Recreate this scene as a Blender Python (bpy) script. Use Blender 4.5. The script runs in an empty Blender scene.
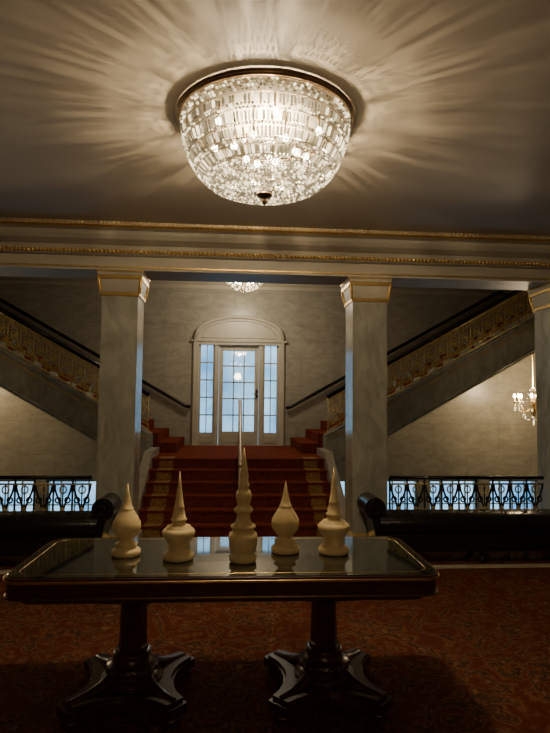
import bpy, math, random
from mathutils import Vector, Matrix
random.seed(7)
scene = bpy.context.scene
PI = math.pi

# ---------------------------------------------------------------- materials
def new_mat(name):
    m = bpy.data.materials.new(name); m.use_nodes = True
    nt = m.node_tree
    for n in list(nt.nodes): nt.nodes.remove(n)
    out = nt.nodes.new('ShaderNodeOutputMaterial')
    return m, nt, out
def N(nt, t, **kw):
    n = nt.nodes.new(t)
    for k, v in kw.items():
        if k in n.inputs: n.inputs[k].default_value = v
        else: setattr(n, k, v)
    return n
def ramp(nt, stops):
    r = nt.nodes.new('ShaderNodeValToRGB')
    e = r.color_ramp.elements
    e[0].position, e[0].color = stops[0][0], (*stops[0][1], 1)
    e[1].position, e[1].color = stops[-1][0], (*stops[-1][1], 1)
    for p, c in stops[1:-1]:
        x = e.new(p); x.color = (*c, 1)
    return r
def noise_mat(name, c1, c2, scale=6, rough=.5, metal=0, bump=0, detail=6, distort=0, coat=0, spec=.5, sc3=(1,1,1)):
    m, nt, out = new_mat(name)
    p = N(nt, 'ShaderNodeBsdfPrincipled', Roughness=rough, Metallic=metal)
    p.inputs['Coat Weight'].default_value = coat
    p.inputs['Coat Roughness'].default_value = .05
    p.inputs['Specular IOR Level'].default_value = spec
    tc = N(nt, 'ShaderNodeTexCoord'); mp = N(nt, 'ShaderNodeMapping')
    mp.inputs['Scale'].default_value = sc3
    no = N(nt, 'ShaderNodeTexNoise', Scale=scale, Detail=detail, Distortion=distort)
    r = ramp(nt, [(.3, c1), (.7, c2)])
    L = nt.links.new
    L(tc.outputs['Object'], mp.inputs[0]); L(mp.outputs[0], no.inputs['Vector'])
    L(no.outputs[0], r.inputs[0]); L(r.outputs[0], p.inputs['Base Color']); L(p.outputs[0], out.inputs[0])
    if bump:
        b = N(nt, 'ShaderNodeBump', Strength=bump, Distance=.01)
        L(no.outputs[0], b.inputs['Height']); L(b.outputs[0], p.inputs['Normal'])
    return m
def wall_mat(name, c1, c2, bw=1.3, bh=.62):
    m, nt, out = new_mat(name); L = nt.links.new
    p = N(nt, 'ShaderNodeBsdfPrincipled', Roughness=.3)
    tc = N(nt, 'ShaderNodeTexCoord')
    sep = N(nt, 'ShaderNodeSeparateXYZ'); L(tc.outputs['Object'], sep.inputs[0])
    ad = N(nt, 'ShaderNodeMath', operation='ADD'); L(sep.outputs[0], ad.inputs[0]); L(sep.outputs[1], ad.inputs[1])
    cb = N(nt, 'ShaderNodeCombineXYZ'); L(ad.outputs[0], cb.inputs[0]); L(sep.outputs[2], cb.inputs[1])
    br = N(nt, 'ShaderNodeTexBrick')
    br.inputs['Color1'].default_value = (*c1, 1); br.inputs['Color2'].default_value = (*c2, 1)
    br.inputs['Mortar'].default_value = (c1[0]*.76, c1[1]*.76, c1[2]*.76, 1)
    br.inputs['Scale'].default_value = 1; br.inputs['Mortar Size'].default_value = .005
    br.inputs['Brick Width'].default_value = bw; br.inputs['Row Height'].default_value = bh
    L(cb.outputs[0], br.inputs['Vector'])
    no = N(nt, 'ShaderNodeTexNoise', Scale=5.0, Detail=9, Distortion=1.2)
    mp = N(nt, 'ShaderNodeMapping'); mp.inputs['Scale'].default_value = (.8, .8, 1.6)
    L(tc.outputs['Object'], mp.inputs[0]); L(mp.outputs[0], no.inputs['Vector'])
    r = ramp(nt, [(.3, (.76, .76, .76)), (.7, (1.08, 1.08, 1.08))]); L(no.outputs[0], r.inputs[0])
    mx = N(nt, 'ShaderNodeMix', data_type='RGBA', blend_type='MULTIPLY'); mx.inputs[0].default_value = 1
    L(br.outputs['Color'], mx.inputs[6]); L(r.outputs[0], mx.inputs[7]); L(mx.outputs[2], p.inputs['Base Color'])
    L(p.outputs[0], out.inputs[0]); return m
def carpet_mat():
    m, nt, out = new_mat('carpet_floral'); L = nt.links.new
    p = N(nt, 'ShaderNodeBsdfPrincipled', Roughness=.95); p.inputs['Specular IOR Level'].default_value = .08
    tc = N(nt, 'ShaderNodeTexCoord')
    nz = N(nt, 'ShaderNodeTexNoise', Scale=3.0, Detail=2); L(tc.outputs['Object'], nz.inputs['Vector'])
    sc = N(nt, 'ShaderNodeVectorMath', operation='SCALE'); L(nz.outputs['Color'], sc.inputs[0]); sc.inputs['Scale'].default_value = .5
    av = N(nt, 'ShaderNodeVectorMath', operation='ADD'); L(tc.outputs['Object'], av.inputs[0]); L(sc.outputs[0], av.inputs[1])
    v = N(nt, 'ShaderNodeTexVoronoi', Scale=3.6); L(av.outputs[0], v.inputs['Vector'])
    w = N(nt, 'ShaderNodeMath', operation='MULTIPLY'); L(v.outputs['Distance'], w.inputs[0]); w.inputs[1].default_value = 15
    s = N(nt, 'ShaderNodeMath', operation='SINE'); L(w.outputs[0], s.inputs[0])
    r = ramp(nt, [(.0, (.078, .018, .009)), (.38, (.10, .025, .011)), (.54, (.16, .066, .026)), (.70, (.042, .018, .010)), (.9, (.20, .096, .042))])
    n2 = N(nt, 'ShaderNodeTexNoise', Scale=12.0, Detail=5, Distortion=1.5); L(tc.outputs['Object'], n2.inputs['Vector'])
    a = N(nt, 'ShaderNodeMath', operation='MULTIPLY_ADD'); L(s.outputs[0], a.inputs[0]); a.inputs[1].default_value = .24; L(n2.outputs[0], a.inputs[2])
    L(a.outputs[0], r.inputs[0]); L(r.outputs[0], p.inputs['Base Color'])
    b = N(nt, 'ShaderNodeBump', Strength=.4, Distance=.005)
    n3 = N(nt, 'ShaderNodeTexNoise', Scale=220.0); L(tc.outputs['Object'], n3.inputs['Vector']); L(n3.outputs[0], b.inputs['Height']); L(b.outputs[0], p.inputs['Normal'])
    L(p.outputs[0], out.inputs[0]); return m
def crystal_mat():
    m, nt, out = new_mat('cut_crystal_painted_glow'); L = nt.links.new  # emission with random strength per gem paints sparkle into the crystals
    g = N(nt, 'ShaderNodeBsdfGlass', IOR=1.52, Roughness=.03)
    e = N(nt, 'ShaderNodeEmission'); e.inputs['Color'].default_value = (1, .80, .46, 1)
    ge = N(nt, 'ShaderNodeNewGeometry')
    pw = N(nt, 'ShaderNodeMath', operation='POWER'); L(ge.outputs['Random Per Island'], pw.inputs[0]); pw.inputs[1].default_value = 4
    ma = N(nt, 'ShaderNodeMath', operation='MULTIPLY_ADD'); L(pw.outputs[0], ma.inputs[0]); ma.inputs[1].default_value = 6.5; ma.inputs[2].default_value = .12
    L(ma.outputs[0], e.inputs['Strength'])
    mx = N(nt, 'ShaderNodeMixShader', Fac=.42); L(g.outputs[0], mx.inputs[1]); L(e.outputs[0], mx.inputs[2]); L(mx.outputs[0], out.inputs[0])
    return m
def emit_mat(name, col, s):
    m, nt, out = new_mat(name); e = N(nt, 'ShaderNodeEmission', Strength=s); e.inputs['Color'].default_value = (*col, 1)
    nt.links.new(e.outputs[0], out.inputs[0]); return m
def pane_mat():
    m, nt, out = new_mat('window_glass'); L = nt.links.new
    t = N(nt, 'ShaderNodeBsdfTransparent'); t.inputs['Color'].default_value = (.9, .95, 1, 1)
    g = N(nt, 'ShaderNodeBsdfGlossy', Roughness=.03)
    mx = N(nt, 'ShaderNodeMixShader', Fac=.08); L(t.outputs[0], mx.inputs[1]); L(g.outputs[0], mx.inputs[2]); L(mx.outputs[0], out.inputs[0]); return m
def sheer_mat():
    m, nt, out = new_mat('sheer_fabric'); L = nt.links.new
    t = N(nt, 'ShaderNodeBsdfTransparent')
    g = N(nt, 'ShaderNodeBsdfTranslucent'); g.inputs['Color'].default_value = (.9, .93, .95, 1)
    mx = N(nt, 'ShaderNodeMixShader', Fac=.4); L(t.outputs[0], mx.inputs[1]); L(g.outputs[0], mx.inputs[2]); L(mx.outputs[0], out.inputs[0]); return m

M = {}
M['wall'] = wall_mat('marble_wall_blocks', (.36, .34, .275), (.34, .32, .26))
M['hallwall'] = noise_mat('hall_plaster', (.30, .24, .16), (.34, .27, .18), 3, .6)
M['ceil'] = noise_mat('ceiling_plaster', (.37, .325, .245), (.40, .35, .27), 2, .6)
M['column'] = noise_mat('column_marble', (.24, .245, .21), (.40, .40, .34), 4, .16, detail=10, distort=2.0, sc3=(1, 1, .5))
M['plaster'] = noise_mat('cornice_plaster', (.36, .33, .26), (.40, .37, .29), 4, .5)
M['gold'] = noise_mat('gilt', (.60, .40, .13), (.78, .55, .22), 30, .38, .85, bump=.2)
M['iron_gold'] = noise_mat('gilded_iron', (.50, .38, .15), (.74, .58, .25), 30, .42, .35)
M['iron'] = noise_mat('black_iron', (.012, .010, .009), (.03, .025, .02), 20, .35, .6)
M['blackrail'] = noise_mat('black_lacquer', (.008, .006, .005), (.015, .012, .01), 8, .22)
M['leather'] = noise_mat('black_leather', (.008, .007, .007), (.018, .015, .013), 40, .22, bump=.15)
M['carpet'] = carpet_mat()
M['stairred'] = noise_mat('red_stair_carpet', (.11, .018, .007), (.20, .045, .015), 18, 1.0, distort=1, spec=.03)
M['redborder'] = noise_mat('stair_carpet_gold_motif', (.12, .03, .012), (.42, .27, .10), 34, 1.0, distort=2, spec=.03)
M['wood'] = noise_mat('mahogany', (.035, .011, .006), (.08, .026, .012), 5, .32, distort=2, coat=.2, sc3=(1, 6, 6))
M['tabletop'] = noise_mat('green_black_glass_top', (.006, .010, .008), (.010, .015, .011), 4, .03, spec=1.0, coat=1)
M['brass'] = noise_mat('brass', (.60, .42, .18), (.75, .55, .27), 20, .3, 1)
M['bronze'] = noise_mat('antique_bronze', (.20, .13, .07), (.30, .20, .11), 20, .35, 1)
M['palebrass'] = noise_mat('pale_handrail', (.60, .50, .42), (.68, .57, .49), 10, .35, .3)
M['cream'] = noise_mat('cream_finial_paint', (.68, .52, .25), (.78, .62, .33), 14, .5, bump=.1)
M['whitewood'] = noise_mat('painted_door_wood', (.44, .41, .33), (.50, .47, .38), 6, .4)
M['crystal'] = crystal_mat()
M['bulb'] = emit_mat('warm_bulb', (1, .82, .52), 60)
M['bulb2'] = emit_mat('candle_bulb', (1, .75, .42), 40)
M['glass'] = pane_mat()
M['sheer'] = sheer_mat()
M['marblestrip'] = noise_mat('threshold_marble', (.45, .37, .25), (.55, .46, .32), 9, .2)
M['lower'] = noise_mat('lower_lobby_floor', (.20, .17, .13), (.28, .24, .18), 3, .3)

# ---------------------------------------------------------------- mesh builder
class MB:
    def __init__(s): s.v = []; s.f = []; s.m = []; s.sm = []; s.mats = []
    def mi(s, k):
        if k not in s.mats: s.mats.append(k)
        return s.mats.index(k)
    def add(s, vs, fs, mat, smooth=False):
        o = len(s.v); s.v += [tuple(v) for v in vs]; i = s.mi(mat)
        for f in fs: s.f.append([o + a for a in f]); s.m.append(i); s.sm.append(smooth)
    def box(s, x0, x1, y0, y1, z0, z1, mat):
        vs = [(x, y, z) for z in (z0, z1) for y in (y0, y1) for x in (x0, x1)]
        s.add(vs, [(0, 2, 3, 1), (4, 5, 7, 6), (0, 1, 5, 4), (2, 6, 7, 3), (0, 4, 6, 2), (1, 3, 7, 5)], mat)
    def frustum(s, cx, cy, z0, z1, h0, h1, mat):
        vs = [(cx + a * h0, cy + b * h0, z0) for a, b in ((-1, -1), (1, -1), (1, 1), (-1, 1))] + [(cx + a * h1, cy + b * h1, z1) for a, b in ((-1, -1), (1, -1), (1, 1), (-1, 1))]
        s.add(vs, [(3, 2, 1, 0), (4, 5, 6, 7), (0, 1, 5, 4), (1, 2, 6, 5), (2, 3, 7, 6), (3, 0, 4, 7)], mat)
    def lathe(s, prof, c, mat, seg=32, smooth=True):
        vs = []; fs = []
        for r, z in prof:
            for i in range(seg):
                a = 2 * PI * i / seg; vs.append((c[0] + r * math.cos(a), c[1] + r * math.sin(a), c[2] + z))
        for j in range(len(prof) - 1):
            for i in range(seg):
                k = (i + 1) % seg; fs.append((j * seg + i, j * seg + k, (j + 1) * seg + k, (j + 1) * seg + i))
        fs.append(tuple(range(seg))[::-1]); fs.append(tuple((len(prof) - 1) * seg + i for i in range(seg)))
        s.add(vs, fs, mat, smooth)
    def tube(s, pts, r, mat, seg=6, closed=False, smooth=True):
        pts = [Vector(p) for p in pts]; n = len(pts); vs = []; fs = []; ref = None
        rr = r if isinstance(r, (list, tuple)) else [r] * n
        for i, p in enumerate(pts):
            if closed: t = pts[(i + 1) % n] - pts[i - 1]
            else: t = pts[min(i + 1, n - 1)] - pts[max(i - 1, 0)]
            if t.length < 1e-9: t = Vector((0, 0, 1))
            t.normalize()
            if ref is None:
                ref = Vector((0, 1, 0)) if abs(t.y) < .9 else Vector((1, 0, 0))
            a = (ref - t * ref.dot(t))
            if a.length < 1e-4: a = t.orthogonal()
            a.normalize(); b = t.cross(a); ref = a
            for k in range(seg):
                an = 2 * PI * k / seg + PI / seg; vs.append(p + a * (rr[i] * math.cos(an)) + b * (rr[i] * math.sin(an)))
        m = n if closed else n - 1
        for i in range(m):
            j = (i + 1) % n
            for k in range(seg):
                l = (k + 1) % seg; fs.append((i * seg + k, i * seg + l, j * seg + l, j * seg + k))
        if not closed: fs.append(tuple(range(seg))[::-1]); fs.append(tuple((n - 1) * seg + k for k in range(seg)))
        s.add(vs, fs, mat, smooth)
    def prism_y(s, poly, y0, y1, mat):   # poly in (x,z)
        n = len(poly); vs = [(x, y0, z) for x, z in poly] + [(x, y1, z) for x, z in poly]
        fs = [tuple(range(n)), tuple(range(n, 2 * n))[::-1]] + [(i, i + n, (i + 1) % n + n, (i + 1) % n) for i in range(n)]
        s.add(vs, fs, mat)
    def prism_x(s, poly, x0, x1, mat, smooth=False):   # poly in (y,z)
        n = len(poly); vs = [(x0, y, z) for y, z in poly] + [(x1, y, z) for y, z in poly]
        fs = [tuple(range(n)), tuple(range(n, 2 * n))[::-1]] + [(i, (i + 1) % n, (i + 1) % n + n, i + n) for i in range(n)]
        s.add(vs, fs, mat, smooth)
    def slab(s, poly, z0, z1, mat):   # poly in (x,y)
        n = len(poly); vs = [(x, y, z0) for x, y in poly] + [(x, y, z1) for x, y in poly]
        fs = [tuple(range(n))[::-1], tuple(range(n, 2 * n))] + [(i, (i + 1) % n, (i + 1) % n + n, i + n) for i in range(n)]
        s.add(vs, fs, mat)
    def gem(s, p, d, ln, r, mat, sides=6):
        p = Vector(p); d = Vector(d).normalized(); a = d.orthogonal().normalized(); b = d.cross(a)
        h = ln / 2; k = max(h - r, h * .25)
        vs = [p - d * h, p + d * h]
        for z in (-k, k):
            for i in range(sides):
                an = 2 * PI * i / sides; vs.append(p + d * z + a * (r * math.cos(an)) + b * (r * math.sin(an)))
        fs = []
        for i in range(sides):
            j = (i + 1) % sides
            fs += [(0, 2 + j, 2 + i), (2 + i, 2 + j, 2 + sides + j, 2 + sides + i), (1, 2 + sides + i, 2 + sides + j)]
        s.add(vs, fs, mat)
    def ball(s, c, r, mat, seg=12, sz=1):
        s.lathe([(max(r * math.sin(PI * i / 8), r * .01), -r * sz * math.cos(PI * i / 8)) for i in range(9)], c, mat, seg)
    def obj(s, name, loc=None, rot=0, bevel=0, bseg=2):
        me = bpy.data.meshes.new(name); me.from_pydata(s.v, [], s.f); me.update()
        for k in s.mats: me.materials.append(M[k])
        me.polygons.foreach_set('material_index', s.m); me.polygons.foreach_set('use_smooth', s.sm)
        import bmesh
        bm = bmesh.new(); bm.from_mesh(me); bmesh.ops.recalc_face_normals(bm, faces=bm.faces); bm.to_mesh(me); bm.free()
        o = bpy.data.objects.new(name, me); scene.collection.objects.link(o)
        if loc: o.location = loc
        o.rotation_euler[2] = rot
        if bevel:
            b = o.modifiers.new('bevel', 'BEVEL'); b.width = bevel; b.segments = bseg; b.limit_method = 'ANGLE'; b.angle_limit = math.radians(40)
        return o

# ---------------------------------------------------------------- room shell
CZ = 3.44; XW = 6.5; YB = 10.5; LZ = .8; WCZ = 4.15; LOW = -2.6; SW = 1.24; SO = 1.36
m = MB(); m.slab([(-XW, -5), (XW, -5), (XW, 6.45), (-XW, 6.45)], -.25, 0, 'carpet'); m.obj('floor')
m = MB(); m.box(-XW, XW, -5, 6.4, CZ, CZ + .2, 'ceil'); m.obj('ceiling')
m = MB(); m.box(-XW, XW, 6.4, YB + .3, WCZ, WCZ + .2, 'ceil'); m.box(-XW, XW, 6.4, 6.55, CZ, WCZ, 'ceil'); m.obj('ceiling_stairwell')
m = MB(); m.box(-XW - .2, -XW, -5, YB + .3, LOW, WCZ + .2, 'hallwall'); m.obj('wall_left')
m = MB(); m.box(XW, XW + .2, -5, YB + .3, LOW, WCZ + .2, 'hallwall'); m.obj('wall_right')
m = MB(); m.box(-XW, XW, -5.2, -5, -.25, CZ + .2, 'hallwall'); m.obj('wall_rear')
m = MB(); m.box(-XW, XW, 6.25, YB + .3, LOW - .2, LOW, 'lower'); m.obj('floor_lower_lobby')
m = MB(); m.box(-XW, XW, 6.25, 6.45, LOW, -.25, 'wall'); m.obj('wall_lower_front')
LW = [(-5.9, -4.9), (-4.7, -3.7), (-3.5, -2.5), (-2.3, -1.4), (1.4, 2.3), (2.5, 3.5), (3.7, 4.7), (4.9, 5.9)]
m = MB(); y0, y1 = YB, YB + .3
m.box(-XW, -.86, y0, y1, .16, WCZ, 'wall'); m.box(.86, XW, y0, y1, .16, WCZ, 'wall')
m.box(-.86, .86, y0, y1, 2.78, WCZ, 'wall'); m.box(-.86, .86, y0, y1, .16, LZ, 'wall')
m.box(-XW, XW, y0, y1, LOW, -1.6, 'wall')
xs = -XW
for a, b in LW: m.box(xs, a, y0, y1, -1.6, .16, 'wall'); xs = b
m.box(xs, XW, y0, y1, -1.6, .16, 'wall')
m.obj('wall_back')
for i, (a, b) in enumerate(LW):
    m = MB(); t = .04
    m.box(a, a + t, y0 + .05, y0 + .15, -1.6, .16, 'whitewood'); m.box(b - t, b, y0 + .05, y0 + .15, -1.6, .16, 'whitewood')
    m.box(a, b, y0 + .05, y0 + .15, .12, .16, 'whitewood'); m.box(a, b, y0 + .05, y0 + .15, -1.6, -1.55, 'whitewood')
    for k in (1, 2, 3): xx = a + (b - a) * k / 4; m.box(xx - .010, xx + .010, y0 + .07, y0 + .12, -1.55, .12, 'whitewood')
    for k in (1, 2, 3): zz = -1.6 + 1.72 * k / 4; m.box(a + t, b - t, y0 + .07, y0 + .12, zz - .010, zz + .010, 'whitewood')
    m.box(a + t, b - t, y0 + .09, y0 + .1, -1.55, .12, 'glass')
    m.obj('window_%d' % (i + 1))
m = MB(); m.prism_x([(YB, 3.92), (YB - .1, 3.92), (YB - .12, 3.88), (YB - .05, 3.84), (YB - .03, 3.78), (YB, 3.76)], -XW, XW, 'plaster'); m.obj('trim_1')
m = MB(); m.prism_x([(YB, WCZ), (YB - .2, WCZ), (YB - .16, WCZ - .06), (YB - .05, WCZ - .1), (YB, WCZ - .14)], -XW, XW, 'plaster'); m.obj('trim_2')
m = MB(); m.box(-XW, XW, 5.38, 5.46, 0, .012, 'marblestrip'); m.obj('trim_3')

# beam + cornice
dz = -.06
m = MB()
m.prism_x([(y, z + dz) for y, z in [(5.62, 3.5), (5.64, 3.44), (5.70, 3.43), (5.72, 3.40), (5.76, 3.36), (5.86, 3.32), (5.88, 3.28), (5.90, 3.235), (5.96, 3.225), (5.97, 3.09), (5.97, 3.08), (6.43, 3.08), (6.43, 3.5)]], -XW, XW, 'plaster')
m.prism_x([(y, z + dz) for y, z in [(5.63, 3.475), (5.61, 3.46), (5.63, 3.44), (5.66, 3.44), (5.66, 3.475)]], -XW, XW, 'gold')
m.prism_x([(y, z + dz) for y, z in [(5.955, 3.12), (5.955, 3.105), (5.98, 3.105), (5.98, 3.12)]], -XW, XW, 'gold')
x = -XW
while x < XW - .03:
    m.ball((x + .02, 5.885, 3.262 + dz), .022, 'gold', 6); x += .042
x = -XW
while x < XW - .03:
    m.box(x, x + .022, 5.615, 5.66, 3.478 + dz, 3.496 + dz, 'gold'); x += .045
m.obj('cornice_beam')

CB = 3.02
def column(cx):
    m = MB(); h = .195
    m.box(cx - h, cx + h, 6.2 - h, 6.2 + h, .18, 2.76, 'column')
    m.box(cx - .24, cx + .24, 5.96, 6.44, 0.0, .16, 'column'); m.frustum(cx, 6.2, .16, .2, .23, .197, 'gold')
    m.frustum(cx, 6.2, 2.745, 2.785, .208, .214, 'gold')
    m.frustum(cx, 6.2, 2.785, 2.93, .200, .226, 'plaster')
    m.frustum(cx, 6.2, 2.925, 2.965, .236, .244, 'gold')
    m.frustum(cx, 6.2, 2.965, 3.0, .238, .246, 'plaster')
    m.frustum(cx, 6.2, 3.0, CB, .250, .252, 'gold')
    for sx in (-1, 1):
        for sy in (-1, 1):
            m.tube([(cx + sx * .200, 6.2 + sy * .200, 2.77), (cx + sx * .228, 6.2 + sy * .228, 2.94)], .019, 'gold', 6)
    m.obj('column', bevel=.006)
for cx in (-1.34, 1.41, 3.74, -3.68): column(cx)

# ---------------------------------------------------------------- stairs
m = MB(); n = 6; rise = LZ / n; run = .26; ys = 6.75
for i in range(n):
    a = ys + run * i; b = ys + run * (i + 1) if i < n - 1 else YB - .01
    m.box(-SW, SW, a, b, 0, rise * (i + 1) - .03, 'stairred')
    m.box(-SW, SW, a - .025, b, rise * (i + 1) - .03, rise * (i + 1), 'stairred')
    for sx in (-1, 1):
        m.box(min(sx * .94, sx * 1.14), max(sx * .94, sx * 1.14), a - .004, a, rise * i, rise * (i + 1) - .03, 'redborder')
        m.box(min(sx * .94, sx * 1.14), max(sx * .94, sx * 1.14), a - .03, min(b, a + .26), rise * (i + 1), rise * (i + 1) + .003, 'redborder')
m.box(-SW, SW, 6.46, ys, -.25, 0, 'carpet')
for sx in (-1, 1):
    x0, x1 = sorted((sx * SW, sx * SO))
    m.prism_x([(6.46, -.25), (6.46, .14), (6.7, .16), (8.05, LZ + .1), (8.05, LZ - .2), (8.05, -.25)], x0, x1, 'wall')
    m.box(x0, x1, 8.05, 8.78, LZ - .2, LZ + .1, 'wall')
    m.box(x0, x1, 8.78, YB - .01, LZ - .2, LZ, 'stairred')
    m.box(x0, x1, 8.06, YB - .01, -.25, LZ - .202, 'wall')
m.box(-SO, SO, 6.46, YB - .01, LOW, -.252, 'wall')
m.obj('lower_staircase')

SL = .56
def flight(sx):
    m = MB(); X0 = 1.0; r = .16; rn = r / SL; k = 0
    top = lambda x: LZ + (x - X0) * SL
    fx = lambda x: sx * x
    x = X0; z = LZ; ye = YB - .01
    while x < XW - .02:
        xe = min(x + rn, XW - .01)
        pa, pb = sorted((fx(x), fx(xe)))
        if k > 2:
            m.box(pa, pb, 9.40, ye - .2, max(z - .25, LZ), z + r, 'stairred')
            m.box(pa, pb, ye - .2, ye, max(z - .25, LZ), z + r - .005, 'column')
            m.box(pa, pb, 8.92, 9.40, max(z - .25, LZ), z + r - .005, 'column')
        else: m.box(pa, pb, 8.92, ye, max(z - .25, LZ), z + r, 'stairred')
        x = xe; z += r; k += 1
    XE = XW - .01
    pts = [(fx(SO), top(SO)), (fx(XE), top(XE)), (fx(XE), top(XE) - .42), (fx(1.9), top(1.9) - .42), (fx(SO), .55)]
    m.prism_y(pts, 8.95, ye, 'plaster')
    pts = [(fx(SO), top(SO) + .1), (fx(XE), top(XE) + .1), (fx(XE), top(XE) - .5), (fx(2.4), top(2.4) - .5), (fx(1.9), top(1.9) - .52), (fx(1.5), top(1.5) - .50), (fx(SO), .5)]
    m.prism_y(pts, 8.80, 8.95, 'column')
    for d in (.07, -.44):
        m.tube([(fx(1.4), 8.79, top(1.4) + d), (fx(XE), 8.79, top(XE) + d)], .022, 'column', 8)
    m.tube([(fx(1.4), 8.785, top(1.4) - .02), (fx(XE), 8.785, top(XE) - .02)], .008, 'gold', 6)
    m.obj('upper_staircase')
    m = MB(); Y = 8.86; H0 = .12; H1 = .68; w = .2; XS = 1.42
    def P(x, h): return (fx(x), Y, top(x) + h)
    def cur(pl, rad=.010, mat='iron_gold', closed=False): m.tube([P(a, b) for a, b in pl], rad, mat, 4, closed)
    cur([(XS, H0 + .01), (XE, H0 + .01)], .014); cur([(XS, H1 - .05), (XE, H1 - .05)], .013); cur([(XS, H0 + .08), (XE, H0 + .08)], .009)
    x = XS + .02
    while x < XW - w:
        c = x + w / 2
        cur([(x, H0), (x, H1)], .013)
        cur([(c + .05 * math.cos(t / 12 * 2 * PI), .40 + .07 * math.sin(t / 12 * 2 * PI)) for t in range(12)], .012, closed=True)
        for q in (-1, 1):
            cur([(c + q * (.085 - .07 * math.cos(t / 8 * PI)) , .19 + .16 * t / 8) for t in range(9)], .011)
            cur([(c + q * (.09 - .075 * math.sin(t / 8 * PI)), .45 + .17 * t / 8) for t in range(9)], .011)
            cur([(c + q * .045 + .03 * math.cos(t / 8 * 2 * PI), .24 + .035 * math.sin(t / 8 * 2 * PI)) for t in range(8)], .010, closed=True)
            cur([(c + q * .045 + .03 * math.cos(t / 8 * 2 * PI), .57 + .035 * math.sin(t / 8 * 2 * PI)) for t in range(8)], .010, closed=True)
        m.gem(P(c, .40), (0, 0, 1), .09, .03, 'iron_gold')
        x += w
    m.tube([P(XS, H1), P(XE, H1)], .040, 'blackrail', 10)
    m.obj('stair_balustrade')
    m = MB(); xa = 1.0
    m.tube([(fx(xa - .1), YB - .08, 1.52), (fx(xa), YB - .08, 1.54), (fx(xa + .1), YB - .08, 1.60), (fx(XE), YB - .08, 1.60 + (XE - xa - .1) * .56)], .034, 'blackrail', 8)
    for k in range(5):
        xx = xa + .3 + k * 1.1; zz = 1.60 + (xx - xa - .1) * .56; m.tube([(fx(xx), YB, zz - .04), (fx(xx), YB - .08, zz)], .012, 'brass', 6)
    m.obj('wall_handrail')
flight(-1); flight(1)

m = MB()
m.tube([(0, 6.62, .86), (0, 6.72, .92), (0, 8.05, 1.62), (0, 8.35, 1.66), (0, 8.45, 1.60)], .024, 'palebrass', 10)
m.tube([(0, 6.66, 0), (0, 6.66, .88)], .02, 'palebrass', 8); m.tube([(0, 8.38, LZ), (0, 8.38, 1.65)], .02, 'palebrass', 8)
m.tube([(0, 7.4, rise * 3), (0, 7.4, 1.27)], .02, 'palebrass', 8)
m.obj('centre_handrail')

def floor_balustrade(xa, xb):
    m = MB(); Y = 6.15; Z0 = .03; Z1 = .78
    def cur(pl, r=.010, mat='iron', closed=False): m.tube([(a, Y, b) for a, b in pl], r, mat, 5, closed)
    m.box(xa, xb, Y - .05, Y + .05, 0, .04, 'marblestrip')
    m.tube([(xa, Y, Z1), (xb, Y, Z1)], .022, 'blackrail', 8)
    cur([(xa, Z1 - .07), (xb, Z1 - .07)], .011, 'iron_gold'); cur([(xa, .10), (xb, .10)], .012, 'iron')
    nmod = max(1, round((xb - xa) / .21)); w = (xb - xa) / nmod
    for i in range(nmod):
        x = xa + i * w; c = x + w / 2
        cur([(x, Z0), (x, Z1)], .012)
        cur([(c, .1), (c, Z1 - .07)], .008)
        for q in (-1, 1):
            cur([(c + q * (.012 + .075 * math.sin(t / 10 * PI * .5) ** 2), .42 + .28 * t / 10) for t in range(11)], .012)
            cur([(c + q * (.012 + .075 * math.sin(t / 10 * PI * .5) ** 2), .42 - .30 * t / 10) for t in range(11)], .012)
            cur([(c + q * .05 + .028 * math.cos(t / 8 * 2 * PI), .54 + .03 * math.sin(t / 8 * 2 * PI)) for t in range(8)], .010, 'iron', True)
            cur([(c + q * .05 + .028 * math.cos(t / 8 * 2 * PI), .30 + .03 * math.sin(t / 8 * 2 * PI)) for t in range(8)], .009, 'iron', True)
        cur([(c + .035 * math.cos(t / 10 * 2 * PI), .65 + .04 * math.sin(t / 10 * 2 * PI)) for t in range(10)], .009, 'iron_gold', True)
        m.gem((c, Y, .42), (0, 0, 1), .11, .026, 'iron_gold')
        m.ball((x, Y, .42), .02, 'iron_gold', 8)
    m.obj('iron_balustrade')
for a, b in ((1.67, 3.47), (4.01, 6.49), (-3.41, -1.61), (-6.49, -3.95)): floor_balustrade(a, b)

# ---------------------------------------------------------------- door unit
m = MB(); ya, yb = YB - .03, YB + .12
def fr(x0, x1, z0, z1, d0=ya, d1=yb, mat='whitewood'): m.box(x0, x1, d0, d1, z0, z1, mat)
B0 = LZ + .002
fr(-.86, -.76, B0, 2.78, YB - .06); fr(.76, .86, B0, 2.78, YB - .06)
fr(-.46, -.385, B0, 2.72); fr(.385, .46, B0, 2.72); fr(-.76, .76, 2.705, 2.78, YB - .06)
for sx in (-1, 1):
    a, b = sorted((sx * .46, sx * .76))
    fr(a, b, B0, 1.04, YB + .02, YB + .1); fr(a, a + .035, 1.04, 2.70, YB + .02, YB + .1); fr(b - .035, b, 1.04, 2.70, YB + .02, YB + .1)
    fr(a + .05, b - .05, LZ + .06, .98, YB, YB + .05)
    c = (a + b) / 2; fr(c - .008, c + .008, 1.04, 2.7, YB + .04, YB + .08)
    for k in range(1, 5): zz = 1.04 + 1.66 * k / 5; fr(a + .03, b - .03, zz - .012, zz + .012, YB + .04, YB + .08)
    m.box(a + .035, b - .035, YB + .055, YB + .06, 1.04, 2.70, 'glass')
arc = [(-.86 + 1.72 * i / 24, 2.78 + .46 * math.sqrt(max(0, 1 - ((i - 12) / 12) ** 2)) ** .9) for i in range(25)]
m.prism_y([(x, 2.78 + (z - 2.78) * .97) for x, z in arc], YB - .04, YB, 'whitewood')
m.tube([(x, YB - .05, z) for x, z in arc], .035, 'whitewood', 8)
arc2 = [(x * .82, 2.84 + (z - 2.78) * .72) for x, z in arc]
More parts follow.
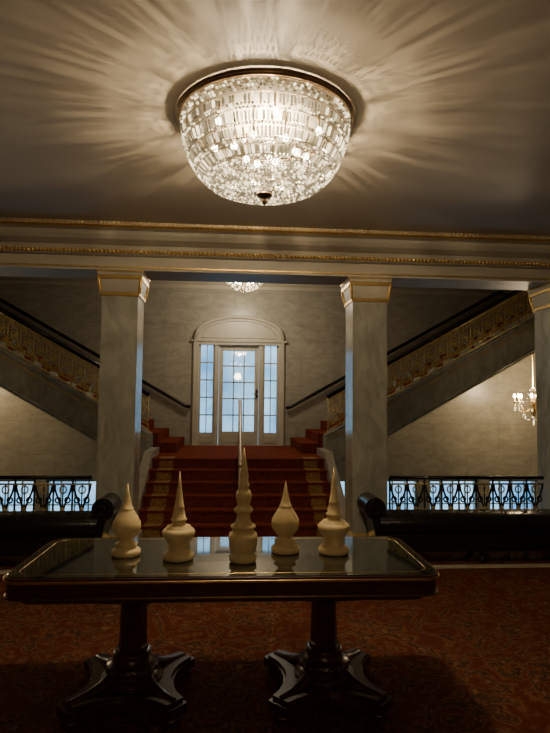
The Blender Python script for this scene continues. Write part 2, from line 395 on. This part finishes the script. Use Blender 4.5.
m.tube([(x, YB - .045, z) for x, z in arc2], .012, 'whitewood', 6, True)
m.box(-.90, .90, YB - .08, YB, 2.76, 2.80, 'whitewood')
m.obj('door_surround')
m = MB()
fr(-.38, -.30, B0, 2.70, YB + .03, YB + .08); fr(.30, .38, B0, 2.70, YB + .03, YB + .08)
fr(-.31, .31, 2.60, 2.70, YB + .03, YB + .08); fr(-.31, .31, B0, 1.06, YB + .03, YB + .08); fr(-.24, .24, LZ + .06, 1.0, YB + .015, YB + .05)
for k in (1, 2): xx = -.30 + .60 * k / 3; fr(xx - .011, xx + .011, 1.06, 2.62, YB + .035, YB + .075)
for k in range(1, 5): zz = 1.06 + 1.56 * k / 5; fr(-.31, .31, zz - .012, zz + .012, YB + .035, YB + .075)
m.box(-.31, .31, YB + .052, YB + .057, 1.06, 2.62, 'glass')
m.box(.325, .365, YB, YB + .03, 1.70, 1.86, 'iron'); m.tube([(.345, YB - .04, 1.78), (.345, YB + .02, 1.78)], .012, 'brass', 8); m.tube([(.345, YB - .04, 1.78), (.25, YB - .04, 1.78)], .010, 'brass', 8)
m.obj('door_1')
m = MB(); vs = []; fs = []; K = 120
for i in range(K + 1):
    x = -.36 + .72 * i / K; dy = .035 * math.sin(i * .75) + .015 * math.sin(i * .31 + 1)
    vs += [(x, YB + .2 + dy, LZ + .1), (x, YB + .2 + dy * .6, 2.68)]
for i in range(K): fs.append((2 * i, 2 * i + 2, 2 * i + 3, 2 * i + 1))
m.add(vs, fs, 'sheer', True)
m.tube([(-.45, YB + .2, 2.68), (.45, YB + .2, 2.68)], .012, 'brass', 8)
m.obj('sheer_curtain')

# ---------------------------------------------------------------- scroll-arm benches
def bench(sx):
    m = MB(); X0, X1 = 1.28, 3.66; f = lambda x: sx * x
    def bx(x0, x1, *r): a, b = sorted((f(x0), f(x1))); m.box(a, b, *r)
    bx(X0 + .1, X1 - .1, 5.54, 5.90, .12, .30, 'leather')
    pr = []
    for i in range(17):
        t = i / 16 * 2 * PI
        pr.append((5.72 + .20 * math.copysign(abs(math.cos(t)) ** .5, math.cos(t)), .39 + .10 * math.copysign(abs(math.sin(t)) ** .6, math.sin(t))))
    a, b = sorted((f(X0 + .12), f(X1 - .12)))
    m.prism_x(pr[:-1], a, b, 'leather', True)
    k = X0 + .28
    while k < X1 - .2:
        for yy in (5.64, 5.80): m.ball((f(k), yy, .487), .014, 'iron', 8, .5)
        m.tube([(f(k), 5.515, .33), (f(k), 5.54, .47), (f(k), 5.72, .494), (f(k), 5.90, .47)], .006, 'leather', 5)
        k += .2
    for xe, dr in ((X0, 1), (X1, -1)):
        prof = [(xe + dr * .07 + .11 * math.cos(t / 24 * 2 * PI), .55 + .11 * math.sin(t / 24 * 2 * PI)) for t in range(24)]
        m.prism_y([(f(x), z) for x, z in prof], 5.54, 5.90, 'leather')
        m.prism_y([(f(xe + dr * .03), .5), (f(xe + dr * .17), .52), (f(xe + dr * .2), .14), (f(xe + dr * .1), .14)], 5.555, 5.885, 'leather')
        for yy in (5.535, 5.905):
            m.tube([(f(xe + dr * .07 + (.10 * (1 - t / 30)) * math.cos(t / 16 * 2 * PI)), yy, .55 + (.10 * (1 - t / 30)) * math.sin(t / 16 * 2 * PI)) for t in range(26)], .008, 'iron', 6)
    for xx in (X0 + .16, (X0 + X1) / 2, X1 - .16):
        for yy in (5.58, 5.86): m.lathe([(.03, 0), (.035, .03), (.02, .06), (.032, .1), (.032, .125)], (f(xx), yy, 0), 'blackrail', 12)
    m.obj('scroll_arm_bench', bevel=.008)
bench(-1); bench(1)

# ---------------------------------------------------------------- table
m = MB(); W, D = 1.078, .405
def rrect(w, d, r, n=8):
    p = []
    for cx, cy, a0 in ((w - r, d - r, 0), (-w + r, d - r, 90), (-w + r, -d + r, 180), (w - r, -d + r, 270)):
        for i in range(n + 1):
            a = math.radians(a0 + 90 * i / n); p.append((cx + r * math.cos(a), cy + r * math.sin(a)))
    return p
m.slab(rrect(W, D, .10), .742, .755, 'wood')
m.slab(rrect(W + .006, D + .006, .106), .732, .744, 'brass')
m.slab(rrect(W - .012, D - .012, .09), .752, .760, 'tabletop')
m.slab(rrect(W - .01, D - .01, .095), .66, .733, 'wood')
m.slab(rrect(W + .0, D + .0, .10), .655, .664, 'bronze')
m.slab(rrect(W - .06, D - .06, .08), .62, .657, 'wood')
pp = rrect(W - .055, D - .055, .09)
m.tube([(x, y, .7606) for x, y in pp], .002, 'brass', 4, True)
for px in (-.51, .54):
    m.box(px - .13, px + .13, -.24, .24, .58, .625, 'wood')
    m.frustum(px, 0, .56, .585, .075, .1, 'wood')
    m.lathe([(.072, .56), (.078, .53), (.070, .52), (.076, .29), (.084, .28), (.082, .25)][::-1], (px, 0, 0), 'wood', 8, False)
    m.lathe([(.165, .11), (.165, .125), (.145, .14), (.128, .155), (.135, .165), (.142, .18), (.135, .195), (.112, .205), (.100, .22), (.096, .235), (.102, .245), (.100, .255), (.085, .262)], (px, 0, 0), 'wood', 32)
    for k in range(22):
        a = 2 * PI * k / 22; m.ball((px + .138 * math.cos(a), .138 * math.sin(a), .180), .013, 'wood', 6)
    # concave-sided plinth with clipped corners
    pl = []
    for q in range(4):
        a0 = PI / 4 + q * PI / 2; ca, sa = math.cos(a0), math.sin(a0)
        R = .40; hw = .055
        pl.append((px + ca * R + sa * hw, sa * R - ca * hw)); pl.append((px + ca * R - sa * hw, sa * R + ca * hw))
        A = Vector((ca * R - sa * hw, sa * R + ca * hw)); a1 = a0 + PI / 2
        B = Vector((math.cos(a1) * R + math.sin(a1) * hw, math.sin(a1) * R - math.cos(a1) * hw))
        mid = Vector((math.cos(a0 + PI / 4), math.sin(a0 + PI / 4))) * .13
        for t in (i / 8 for i in range(1, 8)):
            p = A * (1 - t) ** 2 + mid * 2 * t * (1 - t) + B * t * t; pl.append((px + p.x, p.y))
    m.slab(pl, .045, .095, 'wood')
    m.slab([(px + (x - px) * .93, y * .93) for x, y in pl], .095, .112, 'wood')
    for k in range(4):
        a = PI / 4 + k * PI / 2; dx, dy = math.cos(a), math.sin(a)
        m.lathe([(.040, 0), (.056, .012), (.058, .030), (.046, .046)], (px + dx * .345, dy * .345, 0), 'wood', 16)
        m.tube([(px + dx * r, dy * r, z) for r, z in ((.12, .15), (.19, .118), (.28, .104), (.36, .104))], [.036, .032, .026, .02], 'wood', 10)
m.obj('pedestal_table', loc=(-.115, 3.14, 0), rot=math.radians(-.6), bevel=.003)

# ---------------------------------------------------------------- finials
onion = [(.070, 0), (.078, .006), (.078, .028), (.068, .036), (.056, .040), (.056, .052), (.062, .058), (.058, .066), (.040, .074), (.036, .084), (.048, .098), (.068, .122), (.078, .150), (.075, .178), (.058, .208), (.041, .235), (.034, .246), (.036, .252), (.030, .256), (.022, .285), (.012, .330), (.002, .385)]
spire = [(.075, 0), (.084, .006), (.086, .026), (.074, .040), (.056, .048), (.056, .062), (.060, .070), (.058, .085), (.070, .105), (.088, .130), (.092, .150), (.080, .166), (.066, .172), (.066, .180), (.042, .186), (.036, .205), (.044, .212), (.044, .220), (.036, .226), (.034, .25), (.026, .275), (.029, .283), (.026, .290), (.018, .34), (.010, .41), (.002, .48)]
tall = [(.058, 0), (.072, .008), (.074, .030), (.062, .040), (.060, .048), (.070, .062), (.075, .090), (.078, .130), (.072, .150), (.058, .160), (.056, .170), (.066, .180), (.066, .190), (.044, .202), (.036, .225), (.034, .25), (.048, .262), (.052, .272), (.044, .282), (.032, .295), (.038, .32), (.044, .345), (.036, .37), (.024, .385), (.030, .395), (.030, .405), (.022, .415), (.024, .45), (.016, .50), (.009, .55), (.002, .60)]
for (x, y, pr, s) in ((-.675, 3.14, onion, 1.0), (-.382, 3.05, spire, .97), (-.036, 2.99, tall, 1.0), (.207, 3.17, onion, 1.03), (.48, 3.14, spire, 1.0)):
    m = MB(); m.lathe([(r * s, z * s) for r, z in pr], (0, 0, 0), 'cream', 32)
    m.obj('carved_finial', loc=(x, y, .7612))

# ---------------------------------------------------------------- crystal chandelier
CX, CY, CR = .08, 3.45, CZ - .038
prof = [(.54, 0), (.536, -.07), (.522, -.14), (.50, -.21), (.468, -.28), (.425, -.34), (.365, -.39), (.29, -.42), (.21, -.44), (.12, -.455), (.04, -.46)]
cum = [0]
for i in range(1, len(prof)): cum.append(cum[-1] + math.hypot(prof[i][0] - prof[i - 1][0], prof[i][1] - prof[i - 1][1]))
def PP(s):
    s = max(0, min(s, cum[-1] - 1e-6))
    for i in range(1, len(cum)):
        if s <= cum[i]:
            t = (s - cum[i - 1]) / (cum[i] - cum[i - 1]); return (prof[i - 1][0] + (prof[i][0] - prof[i - 1][0]) * t, prof[i - 1][1] + (prof[i][1] - prof[i - 1][1]) * t)
    return prof[-1]
def P3(s, a):
    r, z = PP(s); return Vector((r * math.cos(a), r * math.sin(a), z))
def gapf(a):   # irregular bunching of the strands near the rim
    return .5 + .5 * math.sin(17 * a + 2 * math.sin(3 * a)) * (.6 + .4 * math.sin(5 * a + 1))
m = MB()
m.lathe([(.52, .020), (.52, .037)], (0, 0, 0), 'plaster', 48)
m.tube([(.552 * math.cos(2 * PI * i / 64), .552 * math.sin(2 * PI * i / 64), .012) for i in range(64)], .016, 'bronze', 8, True)
m.tube([(.566 * math.cos(2 * PI * i / 64), .566 * math.sin(2 * PI * i / 64), .022) for i in range(64)], .008, 'bronze', 8, True)
tiers = [('b', .012, 4, 150), ('r', .090, .046, 150), ('b', .144, 2, 150), ('r', .176, .060, 146), ('b', .244, 1, 140), ('r', .258, .060, 136), ('b', .326, 2, 130), ('r', .358, .055, 116), ('b', .420, 10, 110), ('b', .606, 14, 40)]
for ti, (kind, s0, q, cnt) in enumerate(tiers):
    if kind == 'b':
        for row in range(q):
            s = s0 + row * .0185
            if s > cum[-1] - .03: break
            r, z = PP(s); c = max(6, min(cnt, int(2 * PI * r / .0205)))
            for i in range(c):
                a = 2 * PI * (i + .5 * (row % 2)) / c
                if ti < 3 and random.random() < .3 * gapf(a): continue
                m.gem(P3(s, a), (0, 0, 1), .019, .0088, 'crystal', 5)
    else:
        for i in range(cnt):
            a0 = 2 * PI * i / cnt
            if random.random() < (.42 * gapf(a0) if ti < 4 else .04): continue
            a = a0 + random.uniform(-.005, .005)
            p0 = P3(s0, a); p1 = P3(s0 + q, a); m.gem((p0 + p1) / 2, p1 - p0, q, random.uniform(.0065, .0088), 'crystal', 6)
    r, z = PP(s0 - .007)
    m.tube([(r * math.cos(2 * PI * i / 56), r * math.sin(2 * PI * i / 56), z) for i in range(56)], .0022, 'bronze', 4, True)
m.lathe([(.004, -.535), (.014, -.52), (.018, -.505), (.010, -.495), (.022, -.485), (.05, -.475), (.055, -.465), (.02, -.45)], (0, 0, 0), 'bronze', 16)
for k in range(12):
    a = k * PI / 6 + .1; rr = .36 if k % 2 else .20; zz = -.10 if k % 2 else -.16
    bx_, by_ = rr * math.cos(a), rr * math.sin(a)
    m.lathe([(.006, zz + .02), (.006, .022)], (bx_, by_, 0), 'bronze', 8)
    m.ball((bx_, by_, zz), .022, 'bulb', 12)
ch = m.obj('crystal_chandelier', loc=(CX, CY, CR))
ch2 = bpy.data.objects.new('added_rear_chandelier', ch.data); ch2.location = (CX, -2.6, CR); scene.collection.objects.link(ch2)  # unseen copy behind the camera, added to carry the ambient fill

def plight(name, loc, power, col, r=.03):
    l = bpy.data.lights.new(name, 'POINT'); l.energy = power; l.color = col; l.shadow_soft_size = r
    o = bpy.data.objects.new(name, l); o.location = loc; scene.collection.objects.link(o); return o
WARM = (1, .77, .49)
plight('chandelier_lamp', (CX, CY, CR - .24), 100, WARM, .02)
for k in range(3):
    a = k * 2 * PI / 3 + .4
    plight('chandelier_lamp_ring', (CX + .18 * math.cos(a), CY + .18 * math.sin(a), CR - .22), 38, WARM, .024)
plight('rear_fill_lamp', (CX, -2.6, CR - .66), 62, WARM, .15)  # soft fill light added behind the camera, under the unseen copy

def small_fixture(x, y, ztop, zc, name):
    m = MB()
    m.lathe([(.10, 0), (.10, -.02), (.02, -.04)], (x, y, ztop), 'brass', 16)
    m.lathe([(.008, zc - ztop), (.008, -.02)], (x, y, ztop), 'brass', 8)
    for row, (r, dz_) in enumerate(((.30, .06), (.27, .02), (.22, -.02), (.15, -.05), (.07, -.075))):
        c = int(2 * PI * r / .035)
        m.tube([(x + r * math.cos(2 * PI * i / 24), y + r * math.sin(2 * PI * i / 24), zc + dz_ + .02) for i in range(24)], .004, 'brass', 4, True)
        for i in range(c):
            a = 2 * PI * i / c; m.gem((x + r * math.cos(a), y + r * math.sin(a), zc + dz_), (0, 0, 1), .045, .014, 'crystal', 6)
    for k in range(6):
        a = k * PI / 3; m.ball((x + .14 * math.cos(a), y + .14 * math.sin(a), zc + .06), .024, 'bulb', 10)
        m.tube([(x, y, zc + .10), (x + .14 * math.cos(a), y + .14 * math.sin(a), zc + .07)], .005, 'brass', 5)
    m.obj(name)
small_fixture(.06, 9.2, WCZ, 3.58, 'crystal_ceiling_light')
plight('stairwell_lamp', (.06, 9.2, 3.35), 66, (1, .83, .60), .12)

def arm_chandelier(x, y, ztop, zc):
    m = MB()
    m.lathe([(.05, 0), (.05, -.02), (.008, -.04), (.008, zc + .3 - ztop)][::-1], (x, y, ztop), 'brass', 12)
    m.lathe([(.01, -.22), (.03, -.19), (.05, -.12), (.03, -.05), (.06, 0), (.03, .06), (.045, .14), (.02, .22), (.03, .28), (.01, .32)], (x, y, zc), 'brass', 16)
    for k in range(8):
        a = k * PI / 4 + .2; ca, sa = math.cos(a), math.sin(a)
        pt = [(.04, -.05), (.12, -.12), (.22, -.11), (.29, -.03), (.30, .04)]
        m.tube([(x + ca * r, y + sa * r, zc + z) for r, z in pt], .008, 'brass', 6)
        m.lathe([(.01, 0), (.035, .01), (.03, .02), (.012, .025), (.012, .09)], (x + ca * .3, y + sa * .3, zc + .04), 'brass', 10)
        m.ball((x + ca * .3, y + sa * .3, zc + .16), .024, 'bulb2', 10, 1.7)
        for q in range(3): m.gem((x + ca * .3, y + sa * .3, zc - .01 - q * .04), (0, 0, 1), .036, .013, 'crystal')
        for q in range(7):
            t = q / 6; rr = .05 + .24 * t; m.gem((x + ca * rr, y + sa * rr, zc + .26 - .20 * math.sin(t * PI / 2) - .05 * math.sin(t * PI)), (0, 0, 1), .028, .012, 'crystal')
            m.gem((x + ca * rr, y + sa * rr, zc - .26 + .2 * t * t), (0, 0, 1), .028, .012, 'crystal')
    for q in range(4): m.gem((x, y, zc - .25 - q * .03), (0, 0, 1), .03, .014, 'crystal')
    m.obj('candle_arm_chandelier')
for sx in (-1, 1):  # left chandelier and its lamp are out of view, added for a symmetrical glow
    arm_chandelier(sx * 5.15, 9.3, LZ + 4.15 * SL - .43, 1.62)
    plight('candle_lamp', (sx * 5.15, 9.3, 1.95), 80, (1, .76, .46), .12)

# ---------------------------------------------------------------- world (daylight outside the windows)
w = bpy.data.worlds.new('daylight'); scene.world = w; w.use_nodes = True; nt = w.node_tree
bg = nt.nodes['Background']; bg.inputs['Strength'].default_value = 2.3
tc = N(nt, 'ShaderNodeTexCoord'); no = N(nt, 'ShaderNodeTexNoise', Scale=14.0, Detail=3)
r = ramp(nt, [(.35, (.12, .36, .62)), (.65, (.50, .82, 1.0))])
nt.links.new(tc.outputs['Generated'], no.inputs['Vector']); nt.links.new(no.outputs[0], r.inputs[0]); nt.links.new(r.outputs[0], bg.inputs['Color'])

# ---------------------------------------------------------------- camera
cam = bpy.data.cameras.new('camera'); co = bpy.data.objects.new('camera', cam); scene.collection.objects.link(co)
cam.sensor_fit = 'VERTICAL'; cam.sensor_height = 24; cam.lens = 24 * 550 / 733; cam.clip_start = .05
co.matrix_world = Matrix.Translation((-.1, 0, 1.6)) @ Matrix.Rotation(math.radians(-4.3), 4, 'Z') @ Matrix.Rotation(math.radians(93.85), 4, 'X') @ Matrix.Rotation(math.radians(.6), 4, 'Z')
scene.camera = co
